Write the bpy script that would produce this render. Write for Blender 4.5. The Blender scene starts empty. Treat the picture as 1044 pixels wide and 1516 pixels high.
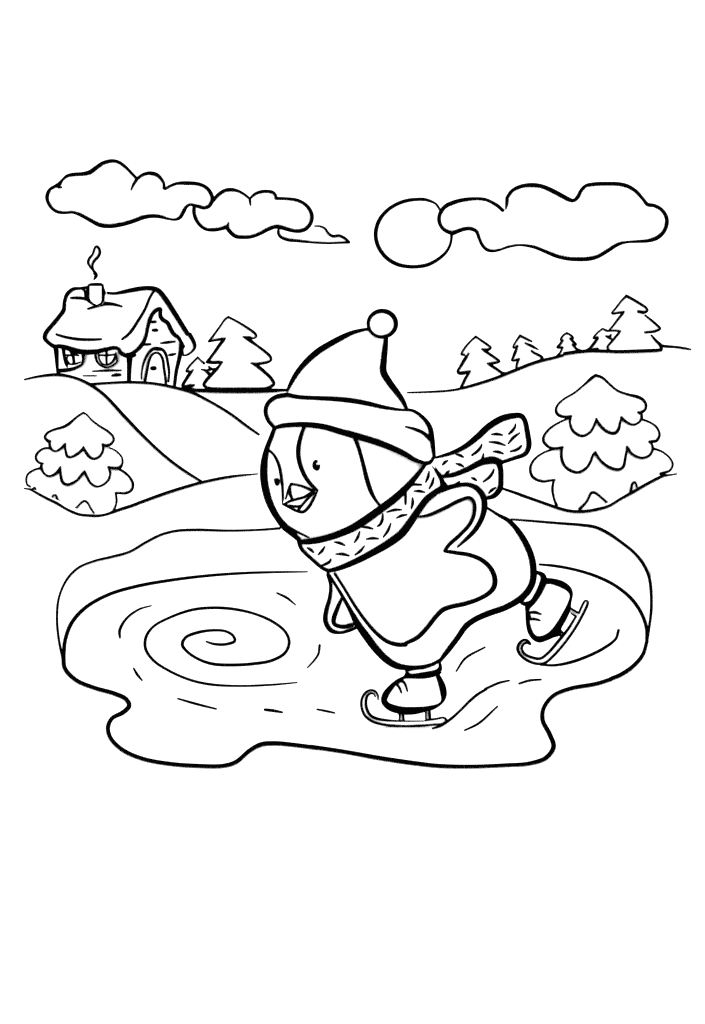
import bpy, math
import numpy as np
from mathutils import Vector
from mathutils.geometry import delaunay_2d_cdt

# ------------------------------------------------------------------ camera, world, sun, exposure
scene = bpy.context.scene
COL = scene.collection
IMG_W, IMG_H, FOCAL, HORIZON, CAM_H = 1044.0, 1516.0, 1600.0, 520.0, 0.88
PITCH = math.atan((IMG_H / 2 - HORIZON) / FOCAL)
cam_data = bpy.data.cameras.new('camera')
cam = bpy.data.objects.new('camera', cam_data)
COL.objects.link(cam)
cam.location = (0, 0, CAM_H)
cam.rotation_euler = (math.pi / 2 - PITCH, 0, 0)
cam_data.sensor_fit = 'VERTICAL'
cam_data.sensor_height = 24.0
cam_data.lens = 24.0 * FOCAL / IMG_H
cam_data.clip_start = 0.05
cam_data.clip_end = 3000
scene.camera = cam

world = bpy.data.worlds.new('World')
scene.world = world
world.use_nodes = True
bg = world.node_tree.nodes['Background']
bg.inputs['Color'].default_value = (1.0, 1.0, 1.0, 1.0)     # an evenly white, snow-laden overcast sky
bg.inputs['Strength'].default_value = 1.0

sun_data = bpy.data.lights.new('overcast_sun', 'SUN')
sun_data.energy = 0.5
sun_data.angle = math.radians(40)
sun_data.color = (1.0, 0.985, 0.96)
sun_lamp = bpy.data.objects.new('overcast_sun', sun_data)
COL.objects.link(sun_lamp)
sun_lamp.rotation_euler = (math.radians(50), 0, math.radians(12))

scene.view_settings.view_transform = 'Standard'
scene.view_settings.look = 'None'
scene.view_settings.exposure = 1.0
scene.view_settings.gamma = 1.0
scene.view_settings.use_curve_mapping = False
scene.render.engine = 'CYCLES'
scene.cycles.max_bounces = 16
scene.cycles.diffuse_bounces = 14
scene.cycles.filter_width = 1.5
scene.cycles.use_denoising = False

DW = 1.55            # extra ink width (photo pixels) that antialiasing eats

# ------------------------------------------------------------------ materials
def white_material(name, col, rough=0.9, scale=6.0, amount=0.02):
    m = bpy.data.materials.new(name)
    m.use_nodes = True
    nt = m.node_tree
    p = nt.nodes['Principled BSDF']
    p.inputs['Roughness'].default_value = rough
    p.inputs['Specular IOR Level'].default_value = 0.1
    tc = nt.nodes.new('ShaderNodeTexCoord')
    nz = nt.nodes.new('ShaderNodeTexNoise')
    nz.inputs['Scale'].default_value = scale
    rp = nt.nodes.new('ShaderNodeValToRGB')
    rp.color_ramp.elements[0].color = (col - amount, col - amount, col - amount, 1)
    rp.color_ramp.elements[1].color = (col + amount, col + amount, col + amount, 1)
    nt.links.new(tc.outputs['Object'], nz.inputs['Vector'])
    nt.links.new(nz.outputs['Fac'], rp.inputs['Fac'])
    nt.links.new(rp.outputs['Color'], p.inputs['Base Color'])
    return m

def ink_material():
    m = bpy.data.materials.new('black_ink_piping')
    m.use_nodes = True
    nt = m.node_tree
    nt.nodes.clear()
    out = nt.nodes.new('ShaderNodeOutputMaterial')
    d = nt.nodes.new('ShaderNodeBsdfDiffuse')
    d.inputs['Color'].default_value = (0.0006, 0.0006, 0.0006, 1)
    nt.links.new(d.outputs['BSDF'], out.inputs['Surface'])
    return m

INK = ink_material()
SNOW = white_material('snow', 0.962)
ICE = white_material('pond_ice', 0.962)
PLUSH = white_material('white_plush', 0.962)
KNIT = white_material('white_knit', 0.962)
LEATHER = white_material('white_leather', 0.962)
STEEL = white_material('white_steel', 0.962)
PLASTER = white_material('white_plaster', 0.962)
WOOD = white_material('white_painted_wood', 0.962)
GLASS = white_material('frosted_pane', 0.962)
FIR = white_material('snowy_fir_needles', 0.962)
VAPOUR = white_material('white_vapour', 0.962)

# ------------------------------------------------------------------ tracing: photo pixels -> rays
_cp, _sp = math.cos(PITCH), math.sin(PITCH)
def ray(px, py):
    x = (px - IMG_W / 2) / FOCAL
    v = -(py - IMG_H / 2) / FOCAL
    return np.array([x, _cp + v * _sp, -_sp + v * _cp])
CAM = np.array([0, 0, CAM_H])
def at_depth(px, py, Y):
    r = ray(px, py)
    return CAM + r * (Y / r[1])
def at_height(px, py, z):
    r = ray(px, py)
    return CAM + r * ((z - CAM_H) / r[2])

# ------------------------------------------------------------------ splines
def catmull(c, step=2.2):
    c = np.asarray(c, float)
    if len(c) == 1:
        return c
    if len(c) == 2:
        n = max(2, int(np.hypot(*(c[1, :2] - c[0, :2])) / step) + 1)
        t = np.linspace(0, 1, n)[:, None]
        return c[0] * (1 - t) + c[1] * t
    ext = np.vstack([2 * c[0] - c[1], c, 2 * c[-1] - c[-2]])
    out = []
    for i in range(1, len(ext) - 2):
        p0, p1, p2, p3 = ext[i - 1], ext[i], ext[i + 1], ext[i + 2]
        d0 = max(np.hypot(*(p1 - p0)[:2]), 1e-3) ** .5
        d1 = max(np.hypot(*(p2 - p1)[:2]), 1e-3) ** .5
        d2 = max(np.hypot(*(p3 - p2)[:2]), 1e-3) ** .5
        m1 = (p1 - p0) / d0 - (p2 - p0) / (d0 + d1) + (p2 - p1) / d1
        m2 = (p2 - p1) / d1 - (p3 - p1) / (d1 + d2) + (p3 - p2) / d2
        m1, m2 = m1 * d1, m2 * d1
        n = max(2, int(np.hypot(*(p2 - p1)[:2]) / step) + 1)
        for t in np.arange(n) / n:
            t2, t3 = t * t, t * t * t
            out.append((2*t3 - 3*t2 + 1) * p1 + (t3 - 2*t2 + t) * m1 + (-2*t3 + 3*t2) * p2 + (t3 - t2) * m2)
    out.append(c[-1])
    out = np.array(out)
    out[:, 2] = np.maximum(out[:, 2], 0.2)
    return out

class Stroke:
    """a drawn line: a list of smooth segments, each an array of (px, py, width) in photo pixels"""
    def __init__(self, segs): self.segs = segs
    @property
    def pts(self): return np.vstack([s for s in self.segs])

def P(view, txt, closed=False):
    x0, y0, s = view
    segs = []
    for part in txt.split('|'):
        c, ws = [], []
        for tok in part.split():
            v = [float(q) for q in tok.split(',')]
            c.append((x0 + v[0] / s, y0 + v[1] / s))
            ws.append(v[2] / s if len(v) > 2 else np.nan)
        ws = np.array(ws)
        ok = ~np.isnan(ws)
        idx = np.arange(len(ws))
        ws = np.interp(idx, idx[ok], ws[ok]) if ok.any() else np.full(len(ws), 2.0)
        segs.append(catmull(np.column_stack([np.array(c), ws])))
    return Stroke(segs)

def shifted(p, f):
    """the points of a drawn line moved sideways by f half-widths (positive = down for a line running right)"""
    a = p.pts if isinstance(p, Stroke) else np.asarray(p, float)
    t = np.gradient(a[:, :2], axis=0)
    t /= np.linalg.norm(t, axis=1)[:, None] + 1e-9
    return a[:, :2] + np.column_stack([-t[:, 1], t[:, 0]]) * (f * .5 * (a[:, 2] + DW))[:, None]

def poly(*parts):
    """closed outline from strokes / ('r', stroke) reversed / raw point lists, as an (n,2) array"""
    out = []
    for p in parts:
        if isinstance(p, Stroke): out.append(p.pts[:, :2])
        elif isinstance(p, tuple) and p[0] == 'r': out.append(p[1].pts[::-1, :2])
        else: out.append(np.array(p, float)[:, :2])
    a = np.vstack(out)
    keep = [0]
    for i in range(1, len(a)):
        if np.hypot(*(a[i] - a[keep[-1]])) > 0.8: keep.append(i)
    a = a[keep]
    if np.hypot(*(a[0] - a[-1])) < 0.8: a = a[:-1]
    return a

def pts(view, txt):
    return P(view, txt).pts

def raw(view, txt):
    x0, y0, s = view
    return [(x0 + float(t.split(',')[0]) / s, y0 + float(t.split(',')[1]) / s) for t in txt.split()]

def inside(q, pg):
    x, y = q[:, 0][:, None], q[:, 1][:, None]
    x1, y1 = pg[:, 0][None], pg[:, 1][None]
    x2, y2 = np.roll(pg[:, 0], -1)[None], np.roll(pg[:, 1], -1)[None]
    c = ((y1 > y) != (y2 > y)) & (x < (x2 - x1) * (y - y1) / (y2 - y1 + 1e-12) + x1)
    return c.sum(1) % 2 == 1

def dist_to(q, pg):
    a, b = pg, np.roll(pg, -1, 0)
    ab = b - a
    L = (ab ** 2).sum(1) + 1e-12
    out = np.empty(len(q))
    for i in range(0, len(q), 2000):
        d = q[i:i + 2000, None, :] - a[None]
        t = np.clip((d * ab[None]).sum(2) / L[None], 0, 1)
        r = d - t[..., None] * ab[None]
        out[i:i + 2000] = np.sqrt((r ** 2).sum(2).min(1))
    return out

# ------------------------------------------------------------------ mesh builder
class MB:
    def __init__(self, fill=SNOW):
        self.v, self.f, self.m = [], [], []
        self.mats = [fill, INK]
    def add(self, verts, faces, mat=0):
        o = len(self.v)
        self.v += [tuple(map(float, p)) for p in verts]
        self.f += [tuple(i + o for i in f) for f in faces]
        self.m += [mat] * len(faces)
    def build(self, name, parent=None, origin=(0, 0, 0)):
        o = Vector(origin)
        me = bpy.data.meshes.new(name)
        me.from_pydata([Vector(p) - o for p in self.v], [], self.f)
        for mt in self.mats: me.materials.append(mt)
        me.polygons.foreach_set('material_index', self.m)
        me.polygons.foreach_set('use_smooth', [False] * len(self.f))
        me.update()
        ob = bpy.data.objects.new(name, me)
        COL.objects.link(ob)
        if parent is not None: ob.parent = parent
        else: ob.location = o
        return ob

# ------------------------------------------------------------------ surfaces that lines can be laid on
class Ground:
    """a level sheet at height z"""
    def __init__(self, z): self.z = z; self.n = np.array([0, 0, 1.0]); self.k = 0.8; self.flat = True; self.up, self.down = .5, .6
    def point(self, px, py, lift=0.0): return at_height(px, py, self.z + lift)

class Upright:
    """an upright plane at distance Y (h = metres towards the viewer)"""
    def __init__(self, Y): self.Y = Y; self.n = np.array([0, -1.0, 0]); self.k = 1.1; self.flat = False
    def h(self, px, py): return 0.0
    def point(self, px, py, lift=0.0): return at_depth(px, py, self.Y - self.h(px, py) - lift)

class Facade:
    """an upright plane through p with outward normal n"""
    def __init__(self, p, n): self.p = np.array(p, float); self.n = np.array(n, float) / np.linalg.norm(n); self.flat = True; self.up, self.down = .3, .5
    def point(self, px, py, lift=0.0):
        r = ray(px, py)
        return CAM + r * (np.dot(self.p + self.n * lift - CAM, self.n) / np.dot(r, self.n))

class Pillow(Upright):
    """a stuffed form over a traced outline: front and back swell like a membrane, its rim a flat seam.
    H / back in photo pixels at distance Y; base(px,py) = metres the rim itself stands in front of Y"""
    def __init__(self, outline, Y, H, back=None, base=None, lip=1.5, power=0.6, slope=1.3):
        super().__init__(Y)
        self.pg = outline
        self.flat = True; self.up, self.down = 2.0, 1.0
        self.m = Y / FOCAL
        self.H, self.back = H, (H if back is None else back)
        self.base = base or (lambda x, y: 0.0)
        self.lip, self.slope = lip, slope
        lo, hi = outline.min(0), outline.max(0)
        s = max((hi - lo).max() / 64.0, 0.35)
        self.lo, self.s = lo - 2 * s, s
        nx, ny = (np.ceil((hi - lo) / s).astype(int) + 5)
        gx, gy = np.meshgrid(self.lo[0] + s * np.arange(nx), self.lo[1] + s * np.arange(ny))
        q = np.column_stack([gx.ravel(), gy.ravel()])
        ins = inside(q, outline).reshape(ny, nx)
        u = np.zeros((ny, nx))
        par = (np.add.outer(np.arange(ny), np.arange(nx)) % 2)
        masks = [(ins & (par == k)) for k in (0, 1)]
        for it in range(260):
            for mk in masks:
                av = np.zeros_like(u)
                av[1:-1, 1:-1] = (u[:-2, 1:-1] + u[2:, 1:-1] + u[1:-1, :-2] + u[1:-1, 2:] + s * s) / 4
                u[mk] += 1.75 * (av[mk] - u[mk])
        self.u = (np.maximum(u, 0) / max(u.max(), 1e-9)) ** power
    def swell(self, q):
        """0..1 swelling times pixels, at many pixels"""
        q = np.atleast_2d(q)
        g = (q - self.lo) / self.s
        ny, nx = self.u.shape
        gi = np.clip(np.floor(g).astype(int), 0, [nx - 2, ny - 2])
        f = np.clip(g - gi, 0, 1)
        u = self.u
        a = u[gi[:, 1], gi[:, 0]] * (1 - f[:, 0]) + u[gi[:, 1], gi[:, 0] + 1] * f[:, 0]
        b = u[gi[:, 1] + 1, gi[:, 0]] * (1 - f[:, 0]) + u[gi[:, 1] + 1, gi[:, 0] + 1] * f[:, 0]
        w = a * (1 - f[:, 1]) + b * f[:, 1]
        ins = inside(q, self.pg)
        d = np.where(ins, dist_to(q, self.pg), 0)
        return np.minimum(w * self.H, self.slope * np.maximum(0, d - self.lip)) * ins, w * ins, d
    def h(self, px, py):
        return self.base(px, py) + float(self.swell(np.array([[px, py]]))[0][0]) * self.m
    def mesh(self, mb, mat=0, spacing=None):
        pg = self.pg
        lo, hi = pg.min(0), pg.max(0)
        g = spacing or max(1.2, (hi - lo).max() / 55.0)
        gx, gy = np.meshgrid(np.arange(lo[0], hi[0], g), np.arange(lo[1], hi[1], g * 0.87))
        gx = gx + (np.arange(gx.shape[0])[:, None] % 2) * g / 2
        q = np.column_stack([gx.ravel(), gy.ravel()])
        q = q[inside(q, pg)]
        if len(q): q = q[dist_to(q, pg) > g * 0.45]
        # a second seam line just inside the rim keeps the lip flat
        allp = [Vector((p[0], -p[1])) for p in pg] + [Vector((p[0], -p[1])) for p in q]
        n = len(pg)
        vo, eo, fo, *_ = delaunay_2d_cdt(allp, [(i, (i + 1) % n) for i in range(n)], [], 0, 1e-4)
        V = np.array([(p.x, -p.y) for p in vo])
        cen = np.array([V[list(f)].mean(0) for f in fo])
        ok = inside(cen, pg)
        F = [tuple(f) for f, k in zip(fo, ok) if k]
        sw, w, d = self.swell(V)
        onrim = dist_to(V, pg) < 0.02
        front, back = [], []
        for p, s_, w_, rim in zip(V, sw, w, onrim):
            b = self.base(p[0], p[1])
            front.append(at_depth(p[0], p[1], self.Y - b - (0 if rim else s_ * self.m)))
            k = at_depth(p[0], p[1], self.Y - b)
            back.append(k + np.array([0, 0 if rim else min(w_ * self.back, 1.0 * max(0, 1) * self.back) * self.m, 0]))
        bmap = {}
        verts = list(front)
        for i in range(len(V)):
            if onrim[i]: bmap[i] = i
            else:
                bmap[i] = len(verts); verts.append(back[i])
        faces = list(F)
        # orientation: V is (x, y down); cdt was in (x, -y): ccw there faces -Y (the viewer)
        faces += [tuple(bmap[i] for i in reversed(f)) for f in F if any(not onrim[i] for i in f)]
        mb.add(verts, faces, mat)
        return self

def tube(mb, surf, seg, dw=DW + .3, mat=1, nseg=8, extra=0.0, lift_k=None):
    """one inked line: a round cord of varying thickness lying on a surface"""
    seg = np.asarray(seg)
    keep = [0]
    for i in range(1, len(seg)):
        if np.hypot(*(seg[i, :2] - seg[keep[-1], :2])) > 0.9: keep.append(i)
    if keep[-1] != len(seg) - 1 and len(keep) > 1: keep[-1] = len(seg) - 1
    seg = seg[keep]
    if len(seg) < 2: return
    pos, rad = [], []
    k = surf.k if lift_k is None else lift_k
    for px, py, w in seg:
        p0 = surf.point(px, py, 0)
        r = 0.5 * (w + dw) * (p0[1]) / FOCAL
        pos.append(surf.point(px, py, k * r + extra)); rad.append(r)
    pos, rad = np.array(pos), np.array(rad)
    tan = np.gradient(pos, axis=0)
    tan /= np.linalg.norm(tan, axis=1)[:, None] + 1e-12
    # round ends
    pos = np.vstack([pos[0] - tan[0] * rad[0] * .55, pos, pos[-1] + tan[-1] * rad[-1] * .55])
    tan = np.vstack([tan[0], tan, tan[-1]])
    rad = np.concatenate([[rad[0] * .55], rad, [rad[-1] * .55]])
    n = surf.n
    verts, faces = [], []
    for p, t, r in zip(pos, tan, rad):
        b = np.cross(t, n)
        if np.linalg.norm(b) < 1e-3: b = np.cross(t, [1.0, 0.2, 0.1])
        b /= np.linalg.norm(b)
        a = np.cross(b, t)
        for j in range(nseg):
            th = 2 * math.pi * j / nseg
            verts.append(p + r * (math.cos(th) * b + math.sin(th) * a))
    for i in range(len(pos) - 1):
        for j in range(nseg):
            j2 = (j + 1) % nseg
            faces.append((i * nseg + j, i * nseg + j2, (i + 1) * nseg + j2, (i + 1) * nseg + j))
    faces.append(tuple(range(nseg))[::-1])
    faces.append(tuple((len(pos) - 1) * nseg + j for j in range(nseg)))
    mb.add(verts, faces, mat)

def ribbon(mb, surf, seg, dw=DW, mat=1, extra=0.0):
    """one inked line painted on a surface: a thin strip that follows it, as wide as it was drawn"""
    seg = np.asarray(seg)
    keep = [0]
    for i in range(1, len(seg)):
        if np.hypot(*(seg[i, :2] - seg[keep[-1], :2])) > 0.9: keep.append(i)
    if keep[-1] != len(seg) - 1 and len(keep) > 1: keep[-1] = len(seg) - 1
    seg = seg[keep]
    if len(seg) < 2: return
    c, r = seg[:, :2], 0.5 * (seg[:, 2] + dw)
    t = np.gradient(c, axis=0)
    t /= np.linalg.norm(t, axis=1)[:, None] + 1e-9
    C, T, R = [], [], []
    for f in (0.97, .8, .45):
        C.append(c[0] - t[0] * r[0] * f); T.append(t[0]); R.append(r[0] * math.sqrt(1 - f * f))
    for i in range(len(c)): C.append(c[i]); T.append(t[i]); R.append(r[i])
    for f in (.45, .8, 0.97):
        C.append(c[-1] + t[-1] * r[-1] * f); T.append(t[-1]); R.append(r[-1] * math.sqrt(1 - f * f))
    verts, faces = [], []
    for p, d, w in zip(C, T, R):
        nrm = np.array([d[1], -d[0]])
        m = surf.point(p[0], p[1])[1] / FOCAL
        up, dn = surf.up * m + extra, -surf.down * m
        for sx, ht in ((-1, up), (0, up), (1, up), (1, dn), (-1, dn)):
            q = p + nrm * w * sx
            verts.append(surf.point(q[0], q[1], ht))
    for i in range(len(C) - 1):
        a, b = i * 5, i * 5 + 5
        for j in range(5):
            k = (j + 1) % 5
            faces.append((a + j, a + k, b + k, b + j))
    faces.append((0, 4, 3, 2, 1)); a = (len(C) - 1) * 5; faces.append((a, a + 1, a + 2, a + 3, a + 4))
    mb.add(verts, faces, mat)

def ink(mb, surf, *strokes, **kw):
    for s in strokes:
        for seg in s.segs:
            if surf.flat: ribbon(mb, surf, seg, **kw)
            else: tube(mb, surf, seg, **kw)

def patch(mb, surf, outline, lift, depth=0.004, mat=0, spacing=3.0):
    """a raised flat inlay that follows the surface under it"""
    pg = outline
    lo, hi = pg.min(0), pg.max(0)
    gx, gy = np.meshgrid(np.arange(lo[0], hi[0], spacing), np.arange(lo[1], hi[1], spacing))
    q = np.column_stack([gx.ravel(), gy.ravel()])
    q = q[inside(q, pg)] if len(q) else q
    if len(q): q = q[dist_to(q, pg) > spacing * .4]
    n = len(pg)
    vo, eo, fo, *_ = delaunay_2d_cdt([Vector((p[0], -p[1])) for p in np.vstack([pg, q])], [(i, (i + 1) % n) for i in range(n)], [], 0, 1e-4)
    V = np.array([(p.x, -p.y) for p in vo])
    ok = inside(np.array([V[list(f)].mean(0) for f in fo]), pg)
    F = [tuple(f) for f, k in zip(fo, ok) if k]
    top = [surf.point(p[0], p[1], lift) for p in V]
    bot = [surf.point(p[0], p[1], lift - depth) for p in V]
    nv = len(V)
    faces = F + [tuple(i + nv for i in reversed(f)) for f in F]
    cnt = {}
    for f in F:
        for a, b in zip(f, f[1:] + f[:1]): cnt[(a, b)] = 1
    for (a, b) in list(cnt):
        if (b, a) not in cnt: faces.append((b, a, a + nv, b + nv))
    mb.add(top + bot, faces, mat)

def tag(o, label=None, cat=None, group=None, kind=None):
    if label: o['label'] = label
    if cat: o['category'] = cat
    if group: o['group'] = group
    if kind: o['kind'] = kind
    return o

def empty(name, loc):
    o = bpy.data.objects.new(name, None)
    o.empty_display_size = 0.1
    COL.objects.link(o)
    o.location = loc
    return o

# ------------------------------------------------------------------ views the photo was traced in: x0, y0, magnification
HV = (50, 360, 4.0154); C1 = (60, 225, 4); C2 = (270, 260, 4); C3 = (545, 260, 4); C4 = (740, 260, 4)
T1 = (260, 455, 6); T2 = (660, 480, 6); T3 = (800, 425, 4.2787); TL = (30, 600, 6); TR = (770, 545, 4.35)
P1 = (380, 450, 4); P2 = (375, 580, 5.22); P3 = (520, 580, 3.7286); P4 = (430, 680, 4); P5 = (600, 730, 4.35)
P6 = (460, 830, 4.35); P7 = (740, 830, 4.35); P8 = (520, 970, 5.22)
I1 = (70, 690, 2.61); I2 = (460, 830, 2.0077); I3 = (740, 750, 4.0154); HL = (20, 540, 2.61)
W1 = (60, 500, 7.457); G1 = (185, 440, 8.7); SRC = (0, 0, 1)

# ------------------------------------------------------------------ the setting
VALLEY = -1.8
def build_ground():
    mb = MB(SNOW)
    ys = [-30, -10, 0, 2, 4, 5, 5.5, 6, 6.5, 7, 7.5, 8, 8.5, 9, 9.5, 10, 11, 13, 16, 20, 30, 50, 90, 160, 300, 600, 1000]
    xs = np.concatenate([-np.geomspace(4, 700, 14)[::-1], [0], np.geomspace(4, 700, 14)])
    def z(y):
        t = min(max((y - 5.5) / 4.5, 0), 1)
        return VALLEY * t * t * (3 - 2 * t)
    verts = [(x, y, z(y)) for y in ys for x in xs]
    nx = len(xs)
    faces = [(j * nx + i, j * nx + i + 1, (j + 1) * nx + i + 1, (j + 1) * nx + i) for j in range(len(ys) - 1) for i in range(nx - 1)]
    mb.add(verts, faces)
    tag(mb.build('snow_ground'), kind='structure')
build_ground()

def hill(name, Y, ridge, pre, post, front, back, strokes, base=VALLEY - 0.1):
    """a mound whose crest is the traced line; it falls smoothly to the valley before and behind"""
    mb = MB(SNOW)
    line = np.vstack([np.array(pre, float).reshape(-1, 2), shifted(ridge, .9), np.array(post, float).reshape(-1, 2)])
    crest = [at_depth(p[0], p[1], Y) for p in line]
    rows = [(-1, 1.0), (-.8, .95), (-.6, .82), (-.4, .62), (-.2, .34), (-.08, .14), (-.02, .035), (0, 0), (.1, .04), (.3, .2), (.6, .6), (1, 1)]
    n = len(crest)
    verts = []
    for t, drop in rows:
        for c in crest:
            d = (front if t < 0 else back) * t
            verts.append((c[0], Y + d, c[2] + (base - c[2]) * drop))
    faces = [(j * n + i, j * n + i + 1, (j + 1) * n + i + 1, (j + 1) * n + i) for j in range(len(rows) - 1) for i in range(n - 1)]
    mb.add(verts, faces)
    ink(mb, Upright(Y), *strokes)
    return tag(mb.build(name), kind='structure')

Y_A, Y_B, Y_C, Y_D = 16.0, 22.0, 30.0, 34.0
ridge_a = P(HL, '42,57,3 90,46,5 165,38,8 230,48,7 290,73,9 350,115,9 430,200,10 500,273,9 580,348,8 650,402,8 730,453,6')
hill('hill', Y_A, ridge_a, [(-900, 640), (-400, 600), (-100, 578), (0, 566)], [(330, 730), (380, 748), (450, 760)], 5, 3, [ridge_a])
ridge_b = P(HL, '300,75,7 370,70,6 450,67,7 540,72,7 620,87,8 690,107,8 760,142,7 840,190,7 900,235,7 950,270,5')
hill('hill', Y_B, ridge_b, [(-300, 640), (-50, 600), (60, 578), (110, 571)], [(420, 664), (470, 690), (540, 715)], 5, 5, [ridge_b])
ridge_c = P(SRC, '272,577,3 330,578.5,5 400,578,4.5 424,577,2')
hill('hill', Y_C, ridge_c, [(-300, 578), (100, 577)], [(470, 578), (520, 585), (600, 600), (700, 625)], 6, 8, [ridge_c])
ridge_d = P(SRC, '603,581,0.8 630,580.3,1.4 660,578.7,1.7')
ridge_d2 = P(T2, '0,592,10 100,578,12 200,553,16 330,515,18 450,475,18 540,438,20 640,398,20 740,358,20 840,325,20 940,302,18 1044,275,16')
ridge_d3 = P(T3, '150,422,16 230,410,16 310,404,14 400,405,14 500,408,15 620,405,16 740,400,15 768,398,12')
ridge_d4 = P(T3, '755,368,12 790,375,13 860,380,10 920,388,8 955,395,4')
rd_all = Stroke([ridge_d.segs[0], ridge_d2.segs[0], ridge_d3.segs[0][:-1], np.array([[985, 516.5, 1], [1000, 515, 1], [1023, 517, 1]])])
hill('hill', Y_D, rd_all, [(420, 600), (520, 588), (580, 583)], [(1100, 522), (1300, 540), (1700, 570)], 7, 10, [ridge_d, ridge_d2, ridge_d3, ridge_d4])

# pond ice
ICE_Z = 0.0018
ice_surf = Ground(ICE_Z)
ice_back_l = P(I1, '1005,408,2 900,409,5 760,413,7 620,423,8 480,440,9 350,463,10 240,495,10 150,545,11 95,605,12 70,670,12 63,730,13')
ice_front_l = P(I1, '63,730,13 68,780,14 110,825,13 180,855,12 260,878,13 305,900,14 317,925,15 295,950,15 250,975,13 235,1010,14 245,1050,13 290,1095,13 370,1130,12 480,1150,12 580,1157,12 680,1157,12 730,1142,13 780,1100,13 825,1075,14 880,1070,13 960,1077,12 1044,1088,12')
ice_front_r = P(I2, '0,552,9 100,567,9 200,585,10 300,600,10 380,609,9 480,611,8 580,607,8 650,602,9 700,585,11 722,553,12 710,515,12 690,475,11 692,440,10 720,402,9 770,380,9 850,365,9 895,351,9')
ice_right = P(I3, '660,1022,18 715,1000,20 790,950,20 850,880,18 875,800,16')
ice_back_r = P(I3, '875,800,16 872,720,16 840,630,16 780,545,16 680,465,14 570,412,14 450,375,12 330,352,12 238,343,8')
gap = [(700, 828), (580, 826)]
ice_pg = poly(ice_back_l, ice_front_l, ice_front_r, ice_right, ice_back_r, gap)

def plan_mesh(mb, loop3, mat=0):
    """fill a loop of 3D points, triangulated in plan"""
    n = len(loop3)
    vo, eo, fo, orig, *_ = delaunay_2d_cdt([Vector((p[0], p[1])) for p in loop3], [(i, (i + 1) % n) for i in range(n)], [], 0, 1e-5)
    pg = np.array([(p[0], p[1]) for p in loop3])
    V = np.array([(p.x, p.y) for p in vo])
    ok = inside(np.array([V[list(f)].mean(0) for f in fo]), pg)
    verts = []
    for i, p in enumerate(vo):
        src = orig[i]
        z = loop3[src[0]][2] if src else float(np.interp(0, [0, 1], [loop3[np.argmin(((pg - V[i]) ** 2).sum(1))][2]] * 2))
        verts.append((p.x, p.y, z))
    mb.add(verts, [tuple(f) for f, k in zip(fo, ok) if k], mat)

mb = MB(ICE)
plan_mesh(mb, [at_height(p[0], p[1], ICE_Z) for p in ice_pg])
ink(mb, ice_surf, ice_back_l, ice_front_l, ice_front_r, ice_right, ice_back_r)
ink(mb, ice_surf,
    P(I1, '615,678,4 645,687,7 690,688,8 725,675,9 718,655,8 690,638,7 640,634,7 580,643,9 535,662,9 522,690,10 545,720,8 590,748,8 640,764,9 720,768,9 800,763,9 870,750,9 920,720,9 935,680,9 920,640,8 870,600,8 800,570,7 720,552,8 640,547,8 560,555,8 480,582,7 410,620,7 382,660,9 380,705,9 410,750,8 470,790,7 550,825,7 630,843,7 740,849,5 860,845,5 965,836,2'),
    P(I1, '402,539,2 355,553,5 305,590,7 280,635,9 281,662,6'),
    P(I1, '888,490,4 925,508,7 960,536,2'), P(I1, '334,781,4 348,805,8 366,827,4'),
    P(I1, '505,898,4 570,917,7 653,938,4'), P(I1, '842,941,8 870,944,9 908,951,5'),
    P(P6, '58,545,12 50,600,10 20,645,8 -20,688,4'), P(P6, '42,957,7 100,968,10 155,980,6'),
    P(P8, '632,565,9 690,545,14 760,500,16 840,430,14 920,350,16 980,300,16 1044,262,14'),
    P(I2, '519,381,5 560,363,5 590,356,3'),
    P(I2, '458,504,3 500,483,5 555,433,3'), P(I2, '620,365,4 650,356,5 685,353,3'), P(I2, '433,328,3 460,290,5 518,257,3'),
    P(I3, '245,940,8 330,942,11 420,925,14 520,890,14 620,840,14 690,785,12 706,735,13'))
tag(mb.build('pond_ice'), kind='structure')

# the snow bank round the back of the pond and the rolling field behind it
bank_l = P(I1, '60,745,6 45,670,6 38,590,6 45,510,6 75,440,6 120,393,6 180,367,6 250,350,7 320,330,7 380,295,7 440,265,7 500,250,7 580,246,7 700,249,5 820,246,5 900,240,6')
bank_r = P(I3, '65,76,5 200,86,8 350,98,10 480,108,12 570,122,14 640,155,14 720,210,12 800,275,12 855,345,14 888,420,14 900,520,12 900,620,12 888,720,10 875,800,12')
class Bank:
    n = np.array([0, 0, 1.0]); k = 0.5; flat = False
    def z(self, px, py):
        return ICE_Z + 0.09 * min(1.0, max(0.0, ((975 if px < 500 else 949) - py) / 110.0)) ** .8
    def point(self, px, py, lift=0.0): return at_height(px, py, self.z(px, py) + lift)
bank = Bank()
field_l = P(TL, '35,737,4 90,748,8 160,785,14 240,828,16 330,872,18 400,915,14 460,945,16 530,970,16 600,978,16 680,982,16 760,970,14 830,945,18 900,920,20 980,895,20 1044,872,20')
field_l2 = P(HL, '480,535,8.5 600,492,9 725,455,8 840,432,7 945,421,1')
field_r0 = P(SRC, '745,723.5,2.5 770,732,3.5')
field_r = P(TR, '0,815,16 100,850,14 200,885,14 270,908,14 340,922,14 420,922,14 500,908,14 570,888,12 650,840,12 720,802,14 800,755,14 880,712,14 925,692,12 960,688,6 1010,680,3')
Y_F = 5.0
field_surf = Upright(Y_F)
mb = MB(SNOW)
top = [bank.point(p[0], p[1]) for p in bank_l.pts] + [at_height(x, y, .092) for x, y in ((500, 781), (600, 776), (700, 770))] + [bank.point(p[0], p[1]) for p in bank_r.pts]
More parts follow.
